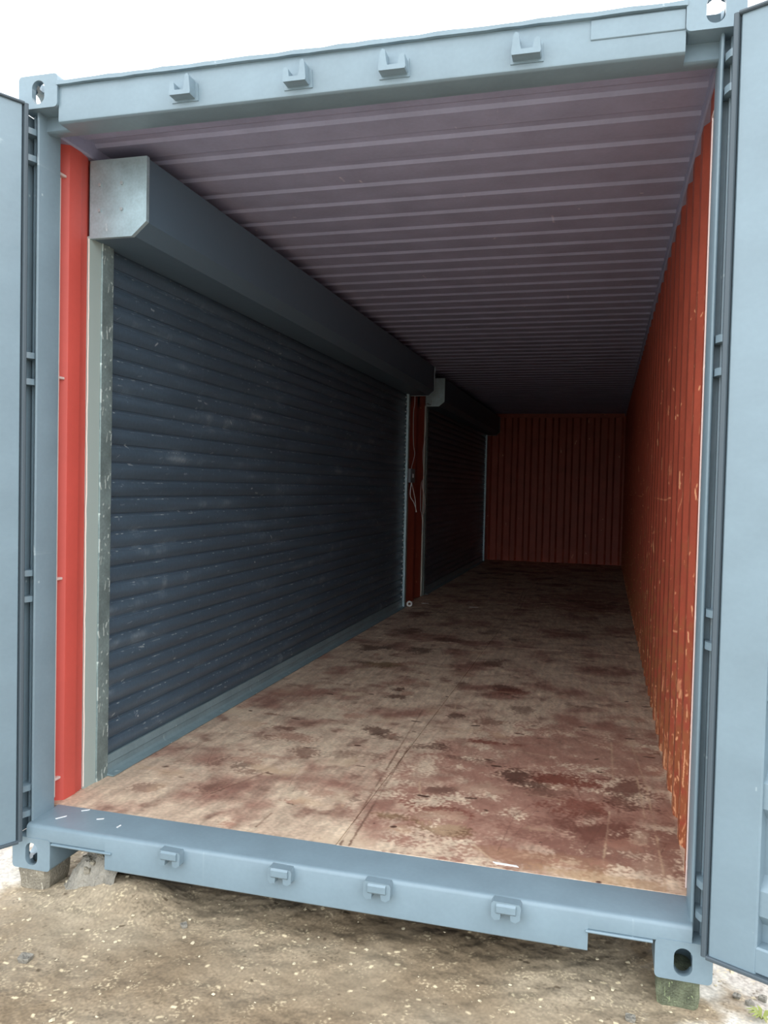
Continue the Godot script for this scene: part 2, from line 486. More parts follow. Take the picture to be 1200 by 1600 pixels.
func make_materials() -> void:
	var dents := noise_normal(3, 0.01, 6.0)
	var grit := noise_normal(4, 0.05, 8.0)
	var paint := paint_texture(51, 512, 512, Color8(120, 140, 151), Color8(190, 203, 208), 14, 0.0, 0.07)
	M.paint = bump(mat(Color.WHITE, 0.33, 0.0, paint, 0.7), dents, 0.12)
	M.gasket = mat(Color8(72, 84, 92), 0.6)
	M.steel = mat(Color8(176, 186, 190), 0.4, 0.35)
	M.lashing = mat(Color8(222, 200, 194), 0.4)
	M.red_right = bump(mat(Color.WHITE, 0.55, 0.0, paint_texture(61, 1024, 900, Color8(164, 76, 56), Color8(232, 170, 128), 1700, 0.4, 0.14, false, Color8(156, 96, 58))), dents, 0.15)
	M.red_right.albedo_texture = scraped_wall(M.red_right.albedo_texture)
	M.red_right.uv1_scale = Vector3(1.0 / 3.0, -1.0 / 2.7, 1.0)
	M.red_right.uv1_offset = Vector3(0.0, 1.064, 0.0)
	M.red_left = mat(Color.WHITE, 0.5, 0.0, paint_texture(65, 256, 256, Color8(200, 84, 74), Color8(226, 150, 135), 5, 0.0, 0.05), 0.8)
	M.ceiling = bump(mat(Color.WHITE, 0.6, 0.0, paint_texture(69, 512, 512, Color8(158, 160, 186), Color8(212, 208, 216), 14, 0.0, 0.1), 0.6), dents, 0.1)  # purple-grey has the veil of lens haze put into the paint colour
	M.worn_edge = mat(Color.WHITE, 0.4, 0.3, paint_texture(97, 512, 512, Color8(86, 106, 122), Color8(196, 208, 210), 1500, 0.0, 0.2), 0.4)
	M.red_plain = mat(Color.WHITE, 0.55, 0.0, paint_texture(73, 512, 512, Color8(164, 76, 56), Color8(232, 170, 128), 24, 0.0, 0.14), 0.5)
	M.floor = bump(mat(Color.WHITE, 0.55, 0.0, floor_texture()), grit, 0.10)
	M.plank_edge = mat(Color8(92, 70, 56), 0.8)
	M.ground = bump(mat(Color.WHITE, 0.85, 0.0, ground_texture()), grit, 0.4)
	M.slat = mat(Color.WHITE, 0.36, 0.25, slat_texture(), 0.4)
	M.housing = bump(mat(Color8(92, 114, 130), 0.5, 0.15), dents, 0.1)
	M.galv = mat(Color.WHITE, 0.42, 0.35, paint_texture(81, 256, 256, Color8(168, 192, 200), Color8(214, 228, 230), 12, 0.0, 0.16), 2.0)
	M.primer = mat(Color8(164, 180, 176), 0.55)
	M.channel = mat(Color.WHITE, 0.45, 0.3, paint_texture(85, 256, 256, Color8(124, 142, 142), Color8(212, 226, 222), 260, 0.0, 0.3), 1.6)
	M.sealant = mat(Color8(236, 224, 214), 0.7)
	M.foot = bump(mat(Color.WHITE, 0.45, 0.2, paint_texture(87, 256, 256, Color8(126, 148, 154), Color8(196, 212, 214), 30, 0.0, 0.15), 1.0), dents, 0.1)
	M.concrete = bump(mat(Color.WHITE, 0.9, 0.0, paint_texture(91, 256, 256, Color8(136, 130, 116), Color8(186, 180, 164), 60, 0.0, 0.3), 3.0), grit, 0.8)
	M.moss = bump(mat(Color.WHITE, 0.95, 0.0, paint_texture(93, 256, 256, Color8(98, 104, 84), Color8(146, 160, 120), 120, 0.0, 0.5), 4.0), grit, 1.0)
	M.rubble = bump(mat(Color.WHITE, 0.95, 0.0, paint_texture(95, 512, 512, Color8(140, 136, 126), Color8(84, 80, 72), 260, 0.0, 0.4), 2.0), grit, 1.0)
	M.pebble = mat(Color8(206, 194, 166), 0.9)
	M.white = mat(Color8(235, 238, 238), 0.6)
	M.cable = mat(Color8(176, 178, 182), 0.5)
	M.switch_grey = mat(Color8(120, 128, 134), 0.5)
	M.leaf = mat(Color8(150, 160, 84), 0.7)

# ============================================================ ground
func ground_height(x: float, z: float, n: FastNoiseLite) -> float:
	var edge := clampf(3.0 - maxf(absf(x), absf(z - 0.5)), 0.0, 1.0)
	var hump := 0.08 * exp(-pow((x + 0.78) / 0.2, 2.0) - pow((z + 0.06) / 0.12, 2.0))
	return GROUND_Y + hump + edge * (n.get_noise_2d(x * 100.0, z * 100.0) * 0.018 + n.get_noise_2d(x * 700.0, z * 700.0) * 0.0015)

func ground_noise() -> FastNoiseLite:
	var n := FastNoiseLite.new()
	n.seed = 41
	n.frequency = 0.02
	return n

func build_ground() -> void:
	var n := ground_noise()
	var st := new_st()
	var step := 0.04
	var c := 75
	var hs := {}
	for j in range(-1, 2 * c + 2):
		for i in range(-1, 2 * c + 2):
			hs[Vector2i(i, j)] = ground_height(-3.0 + i * step, -2.5 + j * step, n)
	var vert := func(i: int, j: int) -> Array:
		var x := -3.0 + i * step
		var z := -2.5 + j * step
		var nn := Vector3(hs[Vector2i(i - 1, j)] - hs[Vector2i(i + 1, j)], 2 * step, hs[Vector2i(i, j - 1)] - hs[Vector2i(i, j + 1)]).normalized()
		return [Vector3(x, hs[Vector2i(i, j)], z), nn, Vector2((x + 2.0) / 4.0, (z + 2.0) / 4.0)]
	for j in 2 * c:
		for i in 2 * c:
			var q := [vert.call(i, j), vert.call(i + 1, j), vert.call(i + 1, j + 1), vert.call(i, j + 1)]
			quad(st, [q[0][0], q[1][0], q[2][0], q[3][0]], [q[0][1], q[1][1], q[2][1], q[3][1]], [q[0][2], q[1][2], q[2][2], q[3][2]])
	for r in [[-60, -60, 60, -2.5], [-60, 3.5, 60, 60], [-60, -2.5, -3, 3.5], [3, -2.5, 60, 3.5]]:
		var p := [Vector3(r[0], GROUND_Y, r[1]), Vector3(r[2], GROUND_Y, r[1]), Vector3(r[2], GROUND_Y, r[3]), Vector3(r[0], GROUND_Y, r[3])]
		var uv := []
		for v in p: uv.append(Vector2((v.x + 2.0) / 4.0, (v.z + 2.0) / 4.0))
		quad(st, p, [Vector3.UP, Vector3.UP, Vector3.UP, Vector3.UP], uv)
	box(st, Vector3(-60, -0.6, -60), Vector3(60, -0.2, 60))
	var g := obj("ground", st, M.ground)
	tag(g, "muddy tan ground with pale chalky specks in front of the container", "ground", "", "structure")

# ============================================================ floor
func build_floor() -> void:
	var f := base("floor")
	tag(f, "worn brown plywood container floor with damp boot prints and stains", "floor", "", "structure")
	var zs := [-0.18, -4.03, -6.46, -8.89, -11.3, BACK_Z]
	var xs := [-1.215, -0.012, 1.2]
	for c in 2:
		for r in zs.size() - 1:
			var st := new_st()
			var x0: float = xs[c] + 0.0012
			var x1: float = xs[c + 1] - 0.0012
			var z1: float = zs[r] - (0.0015 if r > 0 else 0.0)
			var z0: float = zs[r + 1] + 0.0015
			var e := 0.002
			var y := FLOOR_Y + 0.0006 * ((r * 3 + c * 2) % 3)
			var o := [Vector3(x0, y - e, z0), Vector3(x1, y - e, z0), Vector3(x1, y - e, z1), Vector3(x0, y - e, z1)]
			var t := [Vector3(x0 + e, y, z0 + e), Vector3(x1 - e, y, z0 + e), Vector3(x1 - e, y, z1 - e), Vector3(x0 + e, y, z1 - e)]
			var b := []
			for v in o: b.append(v - Vector3(0, 0.026, 0))
			var uvf := func(v: Vector3) -> Vector2: return Vector2((v.x + 1.17) / 2.34, (-0.18 - v.z) / 6.0)
			var put := func(p: Array, nn: Vector3) -> void:
				var uv := []
				for v in p: uv.append(uvf.call(v))
				quad(st, p, [nn, nn, nn, nn], uv)
			put.call(t, Vector3.UP)
			put.call(b, Vector3.DOWN)
			for k in 4:
				var k2 := (k + 1) % 4
				var side: Vector3 = [Vector3(0, 0, -1), Vector3(1, 0, 0), Vector3(0, 0, 1), Vector3(-1, 0, 0)][k]
				put.call([o[k], o[k2], t[k2], t[k]], (side + Vector3.UP).normalized())
				put.call([b[k], b[k2], o[k2], o[k]], side)
			obj("plywood_panel", st, M.floor, f)
	var ss := new_st()
	box(ss, Vector3(-1.21, 0.10, BACK_Z), Vector3(1.21, FLOOR_Y - 0.03, -0.19))
	obj("subfloor", ss, M.plank_edge, f)

# ============================================================ ceiling
func build_ceiling() -> void:
	var y := 2.79
	var lower := []
	var z := -0.10
	lower.append(Vector2(z, y))
	z = -0.30
	while z > BACK_Z + 0.15:
		lower.append(Vector2(z, y))
		lower.append(Vector2(z - 0.030, y + 0.012))
		lower.append(Vector2(z - 0.066, y + 0.012))
		lower.append(Vector2(z - 0.080, y))
		z -= 0.209
	lower.append(Vector2(BACK_Z - 0.03, y))
	var poly := lower.duplicate()
	for i in range(lower.size() - 1, -1, -1):
		poly.append(lower[i] + Vector2(0, 0.006))
	var st := new_st()
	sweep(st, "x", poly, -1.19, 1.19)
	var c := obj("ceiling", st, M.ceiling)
	tag(c, "corrugated steel ceiling of the container, with lens haze put into its purple-grey colour", "ceiling", "", "structure")
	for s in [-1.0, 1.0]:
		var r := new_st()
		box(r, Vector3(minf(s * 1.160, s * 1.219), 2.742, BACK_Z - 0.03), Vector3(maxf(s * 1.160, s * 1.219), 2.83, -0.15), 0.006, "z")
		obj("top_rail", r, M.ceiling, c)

# ============================================================ walls
func sheet(points: Array, thick: Vector2) -> Array:
	var poly := points.duplicate()
	for i in range(points.size() - 1, -1, -1):
		poly.append(points[i] + thick)
	return poly

func build_walls() -> void:
	# right: trapezoidal corrugation, 278 mm pitch, 36 mm deep
	var p := []
	var z := -0.15
	p.append(Vector2(1.205, z))
	z = -0.225
	p.append(Vector2(1.205, z))
	while z > BACK_Z + 0.4:
		p.append(Vector2(1.169, z - 0.068))
		p.append(Vector2(1.169, z - 0.068 - 0.072))
		p.append(Vector2(1.205, z - 0.068 * 2 - 0.072))
		p.append(Vector2(1.205, z - 0.278))
		z -= 0.278
	p.append(Vector2(1.205, BACK_Z - 0.03))
	var st := new_st()
	sweep(st, "y", sheet(p, Vector2(0.004, 0)), 0.14, 2.80)
	var wr := obj("wall_right", st, M.red_right)
	tag(wr, "orange-red corrugated steel wall, chipped and scraped near the floor", "wall", "", "structure")
	# left: the strips that the two shutters leave, and the plate above them
	var wl := base("wall_left")
	tag(wl, "red corrugated steel wall strips beside the roller shutters", "wall", "", "structure")
	var a := [Vector2(-1.205, -0.15), Vector2(-1.205, -0.205), Vector2(-1.170, -0.226)]
	var a2 := [Vector2(-1.170, -0.226), Vector2(-1.168, -0.232), Vector2(-1.168, -0.298), Vector2(-1.171, -0.303), Vector2(-1.1715, -0.309), Vector2(-1.178, -0.352), Vector2(-1.190, -0.37), Vector2(-1.190, -0.5)]
	var b := [Vector2(-1.19, -5.80), Vector2(-1.19, -5.98), Vector2(-1.205, -6.0), Vector2(-1.205, -6.16), Vector2(-1.175, -6.24), Vector2(-1.175, -6.34), Vector2(-1.205, -6.42), Vector2(-1.205, -6.56), Vector2(-1.18, -6.64), Vector2(-1.18, -6.85)]
	var e := [Vector2(-1.19, -11.62), Vector2(-1.19, -11.82), Vector2(-1.18, -11.86), Vector2(-1.18, -11.93), Vector2(-1.205, -12.0), Vector2(-1.205, BACK_Z - 0.03)]
	for q in [[a, M.red_left], [a2, M.red_left], [b, M.red_plain], [e, M.red_plain]]:
		var s := new_st()
		sweep(s, "y", sheet(q[0], Vector2(-0.005, 0)), 0.14, 2.80, 25.0)
		obj("wall_panel", s, q[1], wl)
	var top := new_st()
	box(top, Vector3(-1.219, 2.36, BACK_Z), Vector3(-1.205, 2.80, -0.4), 0.0, "z")
	obj("lintel_plate", top, M.red_plain, wl)
	for s in [-1.0, 1.0]:
		var r := new_st()
		box(r, Vector3(minf(s * 1.17, s * 1.219), 0.02, BACK_Z - 0.03), Vector3(maxf(s * 1.17, s * 1.219), FLOOR_Y - 0.031, -0.15), 0.004, "z")
		obj("bottom_rail", r, M.paint, wl if s < 0 else wr)
	# back: deep vertical corrugation, 236 mm pitch
	var bp := []
	var x := -1.215
	while x < 1.2:
		for k in [[0.0, 0.0], [0.075, 0.0], [0.105, -0.045], [0.205, -0.045]]:
			if x + k[0] < 1.215: bp.append(Vector2(x + k[0], BACK_Z + k[1]))
		x += 0.236
	bp.append(Vector2(1.215, BACK_Z))
	var bs := new_st()
	sweep(bs, "y", sheet(bp, Vector2(0, -0.006)), 0.10, 2.83)
	var wb := obj("wall_back", bs, M.red_plain)
	var bh := new_st()
	box(bh, Vector3(-1.219, 2.72, BACK_Z - 0.09), Vector3(1.219, 2.85, BACK_Z - 0.001), 0.004, "x")
	obj("top_rail", bh, M.red_plain, wb)
	tag(wb, "dark vertically corrugated steel end wall deep inside the container", "wall", "", "structure")

# ============================================================ door frame
func build_frame() -> void:
	var f := base("container_frame")
	tag(f, "steel blue painted door frame of the container with corner castings", "container frame")
	# header: front face leaning on a rounded lower edge, drip lip with small dents on top
	var hd := [Vector2(-0.10, 2.83), Vector2(-0.10, 2.722), Vector2(-0.025, 2.722), Vector2(-0.017, 2.7235), Vector2(-0.0115, 2.7275), Vector2(-0.010, 2.733), Vector2(-0.012, 2.852), Vector2(-0.02, 2.858), Vector2(-0.09, 2.858)]
	var st := new_st()
	sweep(st, "x", hd, -1.058, 1.058, 30.0)
	var he := []
	for v in hd: he.append(Vector2(minf(v.x, -0.075), v.y) if v.x > -0.06 and v.y > 2.73 else Vector2(v.x - (0.062 if v.x > -0.06 else 0.0), v.y))
	sweep(st, "x", he, -1.158, -1.058, 30.0)
	sweep(st, "x", he, 1.058, 1.158, 30.0)
	var dp := new_st()
	box(dp, Vector3(0.79, 2.789, -0.02), Vector3(1.055, 2.848, -0.0065), 0.002, "x")
	obj("doubler_plate", dp, M.paint, f)
	obj("header_beam", st, M.paint, f)
	var hb := new_st()
	box(hb, Vector3(-1.16, 2.726, -0.13), Vector3(1.16, 2.80, -0.098), 0.004, "x")
	obj("header_beam", hb, M.paint, f)
	var lip := new_st()
	var rng := RandomNumberGenerator.new()
	rng.seed = 3
	var pa := []
	var x := -1.06
	while x < 1.062:
		pa.append([x, 2.8525 + rng.randf_range(-0.0018, 0.0012), 2.866 + rng.randf_range(-0.0025, 0.002)])
		x += 0.053
	for i in pa.size() - 1:
		var l: Array = pa[i]
		var r: Array = pa[i + 1]
		var zf := 0.004
		var zb := -0.09
		var Z := Vector3.BACK
		quad(lip, [Vector3(l[0], l[1], zf), Vector3(r[0], r[1], zf), Vector3(r[0], r[2], zf), Vector3(l[0], l[2], zf)], [Z, Z, Z, Z], [Vector2.ZERO, Vector2.RIGHT, Vector2.ONE, Vector2.DOWN])
		quad(lip, [Vector3(l[0], l[1], zf), Vector3(r[0], r[1], zf), Vector3(r[0], r[1], zb), Vector3(l[0], l[1], zb)], [-Vector3.UP, -Vector3.UP, -Vector3.UP, -Vector3.UP], [Vector2.ZERO, Vector2.RIGHT, Vector2.ONE, Vector2.DOWN])
		quad(lip, [Vector3(l[0], l[2], zf), Vector3(r[0], r[2], zf), Vector3(r[0], r[2], zb), Vector3(l[0], l[2], zb)], [Vector3.UP, Vector3.UP, Vector3.UP, Vector3.UP], [Vector2.ZERO, Vector2.RIGHT, Vector2.ONE, Vector2.DOWN])
	obj("drip_lip", lip, M.paint, f)
	# sill: rounded nose, top running back to the plywood; cut away next to the castings
	var nose := [Vector2(-0.182, FLOOR_Y), Vector2(-0.02, 0.167), Vector2(-0.011, 0.1655), Vector2(-0.005, 0.161), Vector2(-0.002, 0.154)]
	var full := nose + [Vector2(-0.002, 0.045), Vector2(-0.006, 0.041), Vector2(-0.18, 0.041)]
	var short := nose + [Vector2(-0.002, 0.112), Vector2(-0.006, 0.108), Vector2(-0.182, 0.108)]
	var sl := new_st()
	sweep(sl, "x", full, -0.828, 0.862, 40.0)
	sweep(sl, "x", short, -1.16, -0.828, 40.0)
	sweep(sl, "x", short, 0.862, 1.16, 40.0)
	obj("door_sill", sl, M.paint, f)
	for s in [[-1.05, -0.80], [0.855, 1.05]]:
		var fl := new_st()
		box(fl, Vector3(s[0], 0.101, -0.03), Vector3(s[1], 0.109, 0.006), 0.003, "x")
		obj("slot_lip", fl, M.paint, f)
	# corner posts with a hinge recess and an inner flange
	for s in [-1.0, 1.0]:
		var pp := []
		for v in [[1.219, -0.152], [1.156, -0.152], [1.156, -0.036], [1.159, -0.031], [1.164, -0.031], [1.167, -0.036], [1.167, -0.075], [1.186, -0.075], [1.186, -0.055], [1.192, -0.052], [1.197, -0.055], [1.197, -0.085], [1.211, -0.085], [1.211, -0.004], [1.2145, -0.001], [1.219, -0.004]]:
			pp.append(Vector2(v[0] * s, v[1]))
		var po := new_st()
		sweep(po, "y", pp, 0.118, 2.778, 60.0)
		obj("corner_post", po, M.paint, f)
		# lashing bar in the recess behind the post
		var lb := new_st()
		var bx := -1.176 if s < 0 else 1.157
		tube(lb, [Vector3(bx, 0.20, -0.178), Vector3(bx, 2.60, -0.178)], 0.0032, 8)
		var bar := obj("lashing_bar", lb, M.lashing, f)
		for y in [2.618, 1.84, 1.057, 0.266]:
			var rg := new_st()
			box(rg, Vector3(minf(bx, s * 1.205), y - 0.005, -0.215), Vector3(maxf(bx, s * 1.205), y + 0.005, -0.170), 0.002, "z")
			obj("rung", rg, M.lashing, bar)
		for y in [2.66, 1.85, 1.048, 0.243]:
			for k in [-1.0, 1.0]:
				var lu := new_st()
				var poly := []
				for v in [[1.170, -0.08], [1.170, -0.03], [1.180, -0.006], [1.198, 0.004], [1.214, 0.002], [1.219, -0.01], [1.219, -0.08]]:
					poly.append(Vector2(v[0] * s, v[1]))
				sweep(lu, "y", poly, y + k * 0.048 - 0.011, y + k * 0.048 + 0.011, 50.0)
				obj("hinge_lug", lu, M.paint, f)
			var pn := new_st()
			sweep(pn, "y", ring(Vector2(s * 1.203, -0.008), 0.008, 10), y - 0.072, y + 0.072, 60.0)
			obj("hinge_pin", pn, M.steel, f)
		casting(f, s, 0.0)
		casting(f, s, 2.778)
	# locking-bar keepers: cradles on the header, hooded blocks on the sill
	for x2 in [-0.552, -0.139, 0.187, 0.603]:
		keeper_top(f, x2)
		keeper_bottom(f, x2 + (0.0 if x2 < 0 else 0.012))

func casting(f: Node3D, s: float, y0: float) -> void:
	var c := CSGMesh3D.new()
	c.name = "corner_casting"
	var st := new_st()
	var r := 0.014
	var x0 := minf(s * 1.057, s * 1.2195)
	var x1 := maxf(s * 1.057, s * 1.2195)
	var pl := []
	for q in [[x1 - r, y0 + 0.118 - r, 0.0], [x0 + r, y0 + 0.118 - r, PI / 2], [x0 + r, y0 + r, PI], [x1 - r, y0 + r, PI * 1.5]]:
		for k in 4:
			var an: float = q[2] + PI / 2 * k / 3.0
			pl.append(Vector2(q[0] + cos(an) * r, q[1] + sin(an) * r))
	sweep(st, "z", pl, -0.178, 0.0, 35.0)
	c.mesh = st.commit()
	c.material = M.paint
	var cut := func(n: String, lo: Vector3, hi: Vector3) -> void:
		var b := CSGBox3D.new()
		b.name = n
		b.operation = CSGShape3D.OPERATION_SUBTRACTION
		b.size = hi - lo
		b.position = (lo + hi) / 2.0
		b.material = M.paint
		c.add_child(b, true)
	cut.call("cavity", Vector3(x0 + 0.026, y0 + 0.026, -0.15), Vector3(x1 - 0.026, y0 + 0.118 - 0.026, -0.022))
	# oval apertures: front, outer side, and the top or bottom
	var hx := s * 1.137
	var bore := func(n: String, at: Vector3, axis: Vector3, half_long: float, rad: float, long_axis: Vector3, deep: float) -> void:
		for k in [-1.0, 1.0]:
			var cy := CSGCylinder3D.new()
			cy.name = n
			cy.operation = CSGShape3D.OPERATION_SUBTRACTION
			cy.radius = rad
			cy.height = deep
			cy.sides = 20
			cy.material = M.paint
			cy.position = at + long_axis * (half_long - rad) * k
			if axis.z != 0.0: cy.rotation.x = PI / 2
			elif axis.x != 0.0: cy.rotation.z = PI / 2
			c.add_child(cy, true)
		var b := CSGBox3D.new()
		b.name = n
		b.operation = CSGShape3D.OPERATION_SUBTRACTION
		var width := Vector3.ONE - axis.abs() - long_axis.abs()
		b.size = axis.abs() * deep + long_axis.abs() * 2.0 * (half_long - rad) + width * 2.0 * rad
		b.position = at
		b.material = M.paint
		c.add_child(b, true)
	bore.call("front_aperture", Vector3(hx, y0 + 0.057, -0.01), Vector3.BACK, 0.042, 0.026, Vector3.UP, 0.06)
	bore.call("side_aperture", Vector3(s * 1.21, y0 + 0.057, -0.09), Vector3.RIGHT, 0.042, 0.032, Vector3.UP, 0.08)
	bore.call("end_aperture", Vector3(s * 1.138, y0 + (0.112 if y0 > 1.0 else 0.006), -0.089), Vector3.UP, 0.06, 0.032, Vector3.BACK, 0.08)
	f.add_child(c, true)

func keeper_top(f: Node3D, x: float) -> void:
	var st := new_st()
	var y := 2.752
	# cradle: base bar and two horns, the left one taller
	var pl := [Vector2(-0.042, 0.0), Vector2(0.042, 0.0), Vector2(0.045, 0.006), Vector2(0.041, 0.044), Vector2(0.032, 0.047), Vector2(0.024, 0.040), Vector2(0.020, 0.016), Vector2(-0.014, 0.015), Vector2(-0.018, 0.030), Vector2(-0.022, 0.062), Vector2(-0.031, 0.068), Vector2(-0.038, 0.058), Vector2(-0.044, 0.008)]
	if x < 0.0:
		for i in pl.size(): pl[i].x = -pl[i].x * 0.9
	sweep(st, "z", pl, -0.014, 0.034, 25.0, true, Vector3(x, y, 0))
	var k := obj("bar_keeper", st, M.paint, f)
	var pl2 := [Vector2(-0.050, -0.008), Vector2(0.050, -0.008), Vector2(0.046, 0.05), Vector2(-0.048, 0.05)]
	var s2 := new_st()
	sweep(s2, "z", pl2, -0.014, -0.006, 0.0, true, Vector3(x, y, 0))
	obj("weld_plate", s2, M.paint, k)

func keeper_bottom(f: Node3D, x: float) -> void:
	var st := new_st()
	var y := 0.112
	var pl := [Vector2(-0.046, 0.008), Vector2(-0.036, -0.004), Vector2(-0.018, 0.0), Vector2(-0.016, 0.022), Vector2(0.012, 0.024), Vector2(0.015, 0.0), Vector2(0.030, -0.004), Vector2(0.044, 0.006), Vector2(0.046, 0.046), Vector2(0.040, 0.054), Vector2(-0.040, 0.056), Vector2(-0.046, 0.048)]
	if x < 0.0:
		for i in pl.size(): pl[i] *= 0.92
	sweep(st, "z", pl, -0.006, 0.030, 40.0, true, Vector3(x, y, 0))
	var k := obj("bar_keeper", st, M.paint, f)
	var s2 := new_st()
	box(s2, Vector3(x - 0.03, y + 0.018, -0.004), Vector3(x + 0.03, y + 0.05, 0.036), 0.006, "x")
	obj("hood", s2, M.paint, k)

# ============================================================ cargo doors
func build_door(n: String, s: float, deg: float, label: String) -> void:
	var d := base(n, Vector3(s * 1.205, 0, 0.004))
	tag(d, label, "door", "", "structure")
	d.rotation_degrees.y = s * deg if s > 0 else -deg
	if s > 0: d.rotation_degrees.y = deg
	# built as if shut: it runs from the pin (x = 0) towards the middle of the opening, its inner side faces -z
	var k := -s
	var y0 := 0.122
	var y1 := 2.776
	var wdt := 1.165
	var X := func(a: float, b: float) -> Array: return [minf(k * a, k * b), maxf(k * a, k * b)]
	var zi := -0.052
	var zo := 0.0
	for e in [[0.016, 0.148], [wdt - 0.11, wdt]]:
		var st := new_st()
		var r: Array = X.call(e[0], e[1])
		box(st, Vector3(r[0], y0, zi), Vector3(r[1], y1, zo), 0.005, "y")
		obj("stile", st, M.paint, d)
	for e in [[y0, y0 + 0.075], [y1 - 0.10, y1]]:
		var st := new_st()
		var r: Array = X.call(0.146, wdt - 0.108)
		box(st, Vector3(r[0], e[0], zi + 0.002), Vector3(r[1], e[1], zo - 0.002), 0.005, "x")
		obj("rail", st, M.paint, d)
	# panel pressed into horizontal corrugations
	var pr := []
	var y := y0 + 0.07
	pr.append(Vector2(-0.006, y))
	y += 0.055
	while y < y1 - 0.35:
		pr.append(Vector2(-0.006, y))
		pr.append(Vector2(-0.040, y + 0.035))
		pr.append(Vector2(-0.040, y + 0.105))
		pr.append(Vector2(-0.006, y + 0.14))
		y += 0.3
	pr.append(Vector2(-0.006, y1 - 0.09))
	var ps := new_st()
	var rr: Array = X.call(0.144, wdt - 0.106)
	sweep(ps, "x", sheet(pr, Vector2(0.004, 0)), rr[0], rr[1])
	obj("panel", ps, M.paint, d)
	# rubber seal round the edge, hinge blades
	var gk := new_st()
	for e in [[0.0, 0.014, y0 - 0.004, y1 + 0.004], [wdt, wdt + 0.012, y0, y1]]:
		var r: Array = X.call(e[0], e[1])
		box(gk, Vector3(r[0], e[2], zi - 0.012), Vector3(r[1], e[3], zi + 0.016), 0.003, "y")
	for e in [[y0 - 0.012, y0], [y1, y1 + 0.010]]:
		var r: Array = X.call(0.014, wdt)
		box(gk, Vector3(r[0], e[0], zi - 0.010), Vector3(r[1], e[1], zi + 0.016), 0.003, "x")
	obj("seal", gk, M.gasket, d)
	for hy in [2.66, 1.85, 1.048, 0.243]:
		var hb := new_st()
		var r: Array = X.call(-0.012, 0.20)
		box(hb, Vector3(r[0], hy - 0.034, 0.0), Vector3(r[1], hy + 0.034, 0.012), 0.003, "x")
		obj("hinge_blade", hb, M.paint, d)

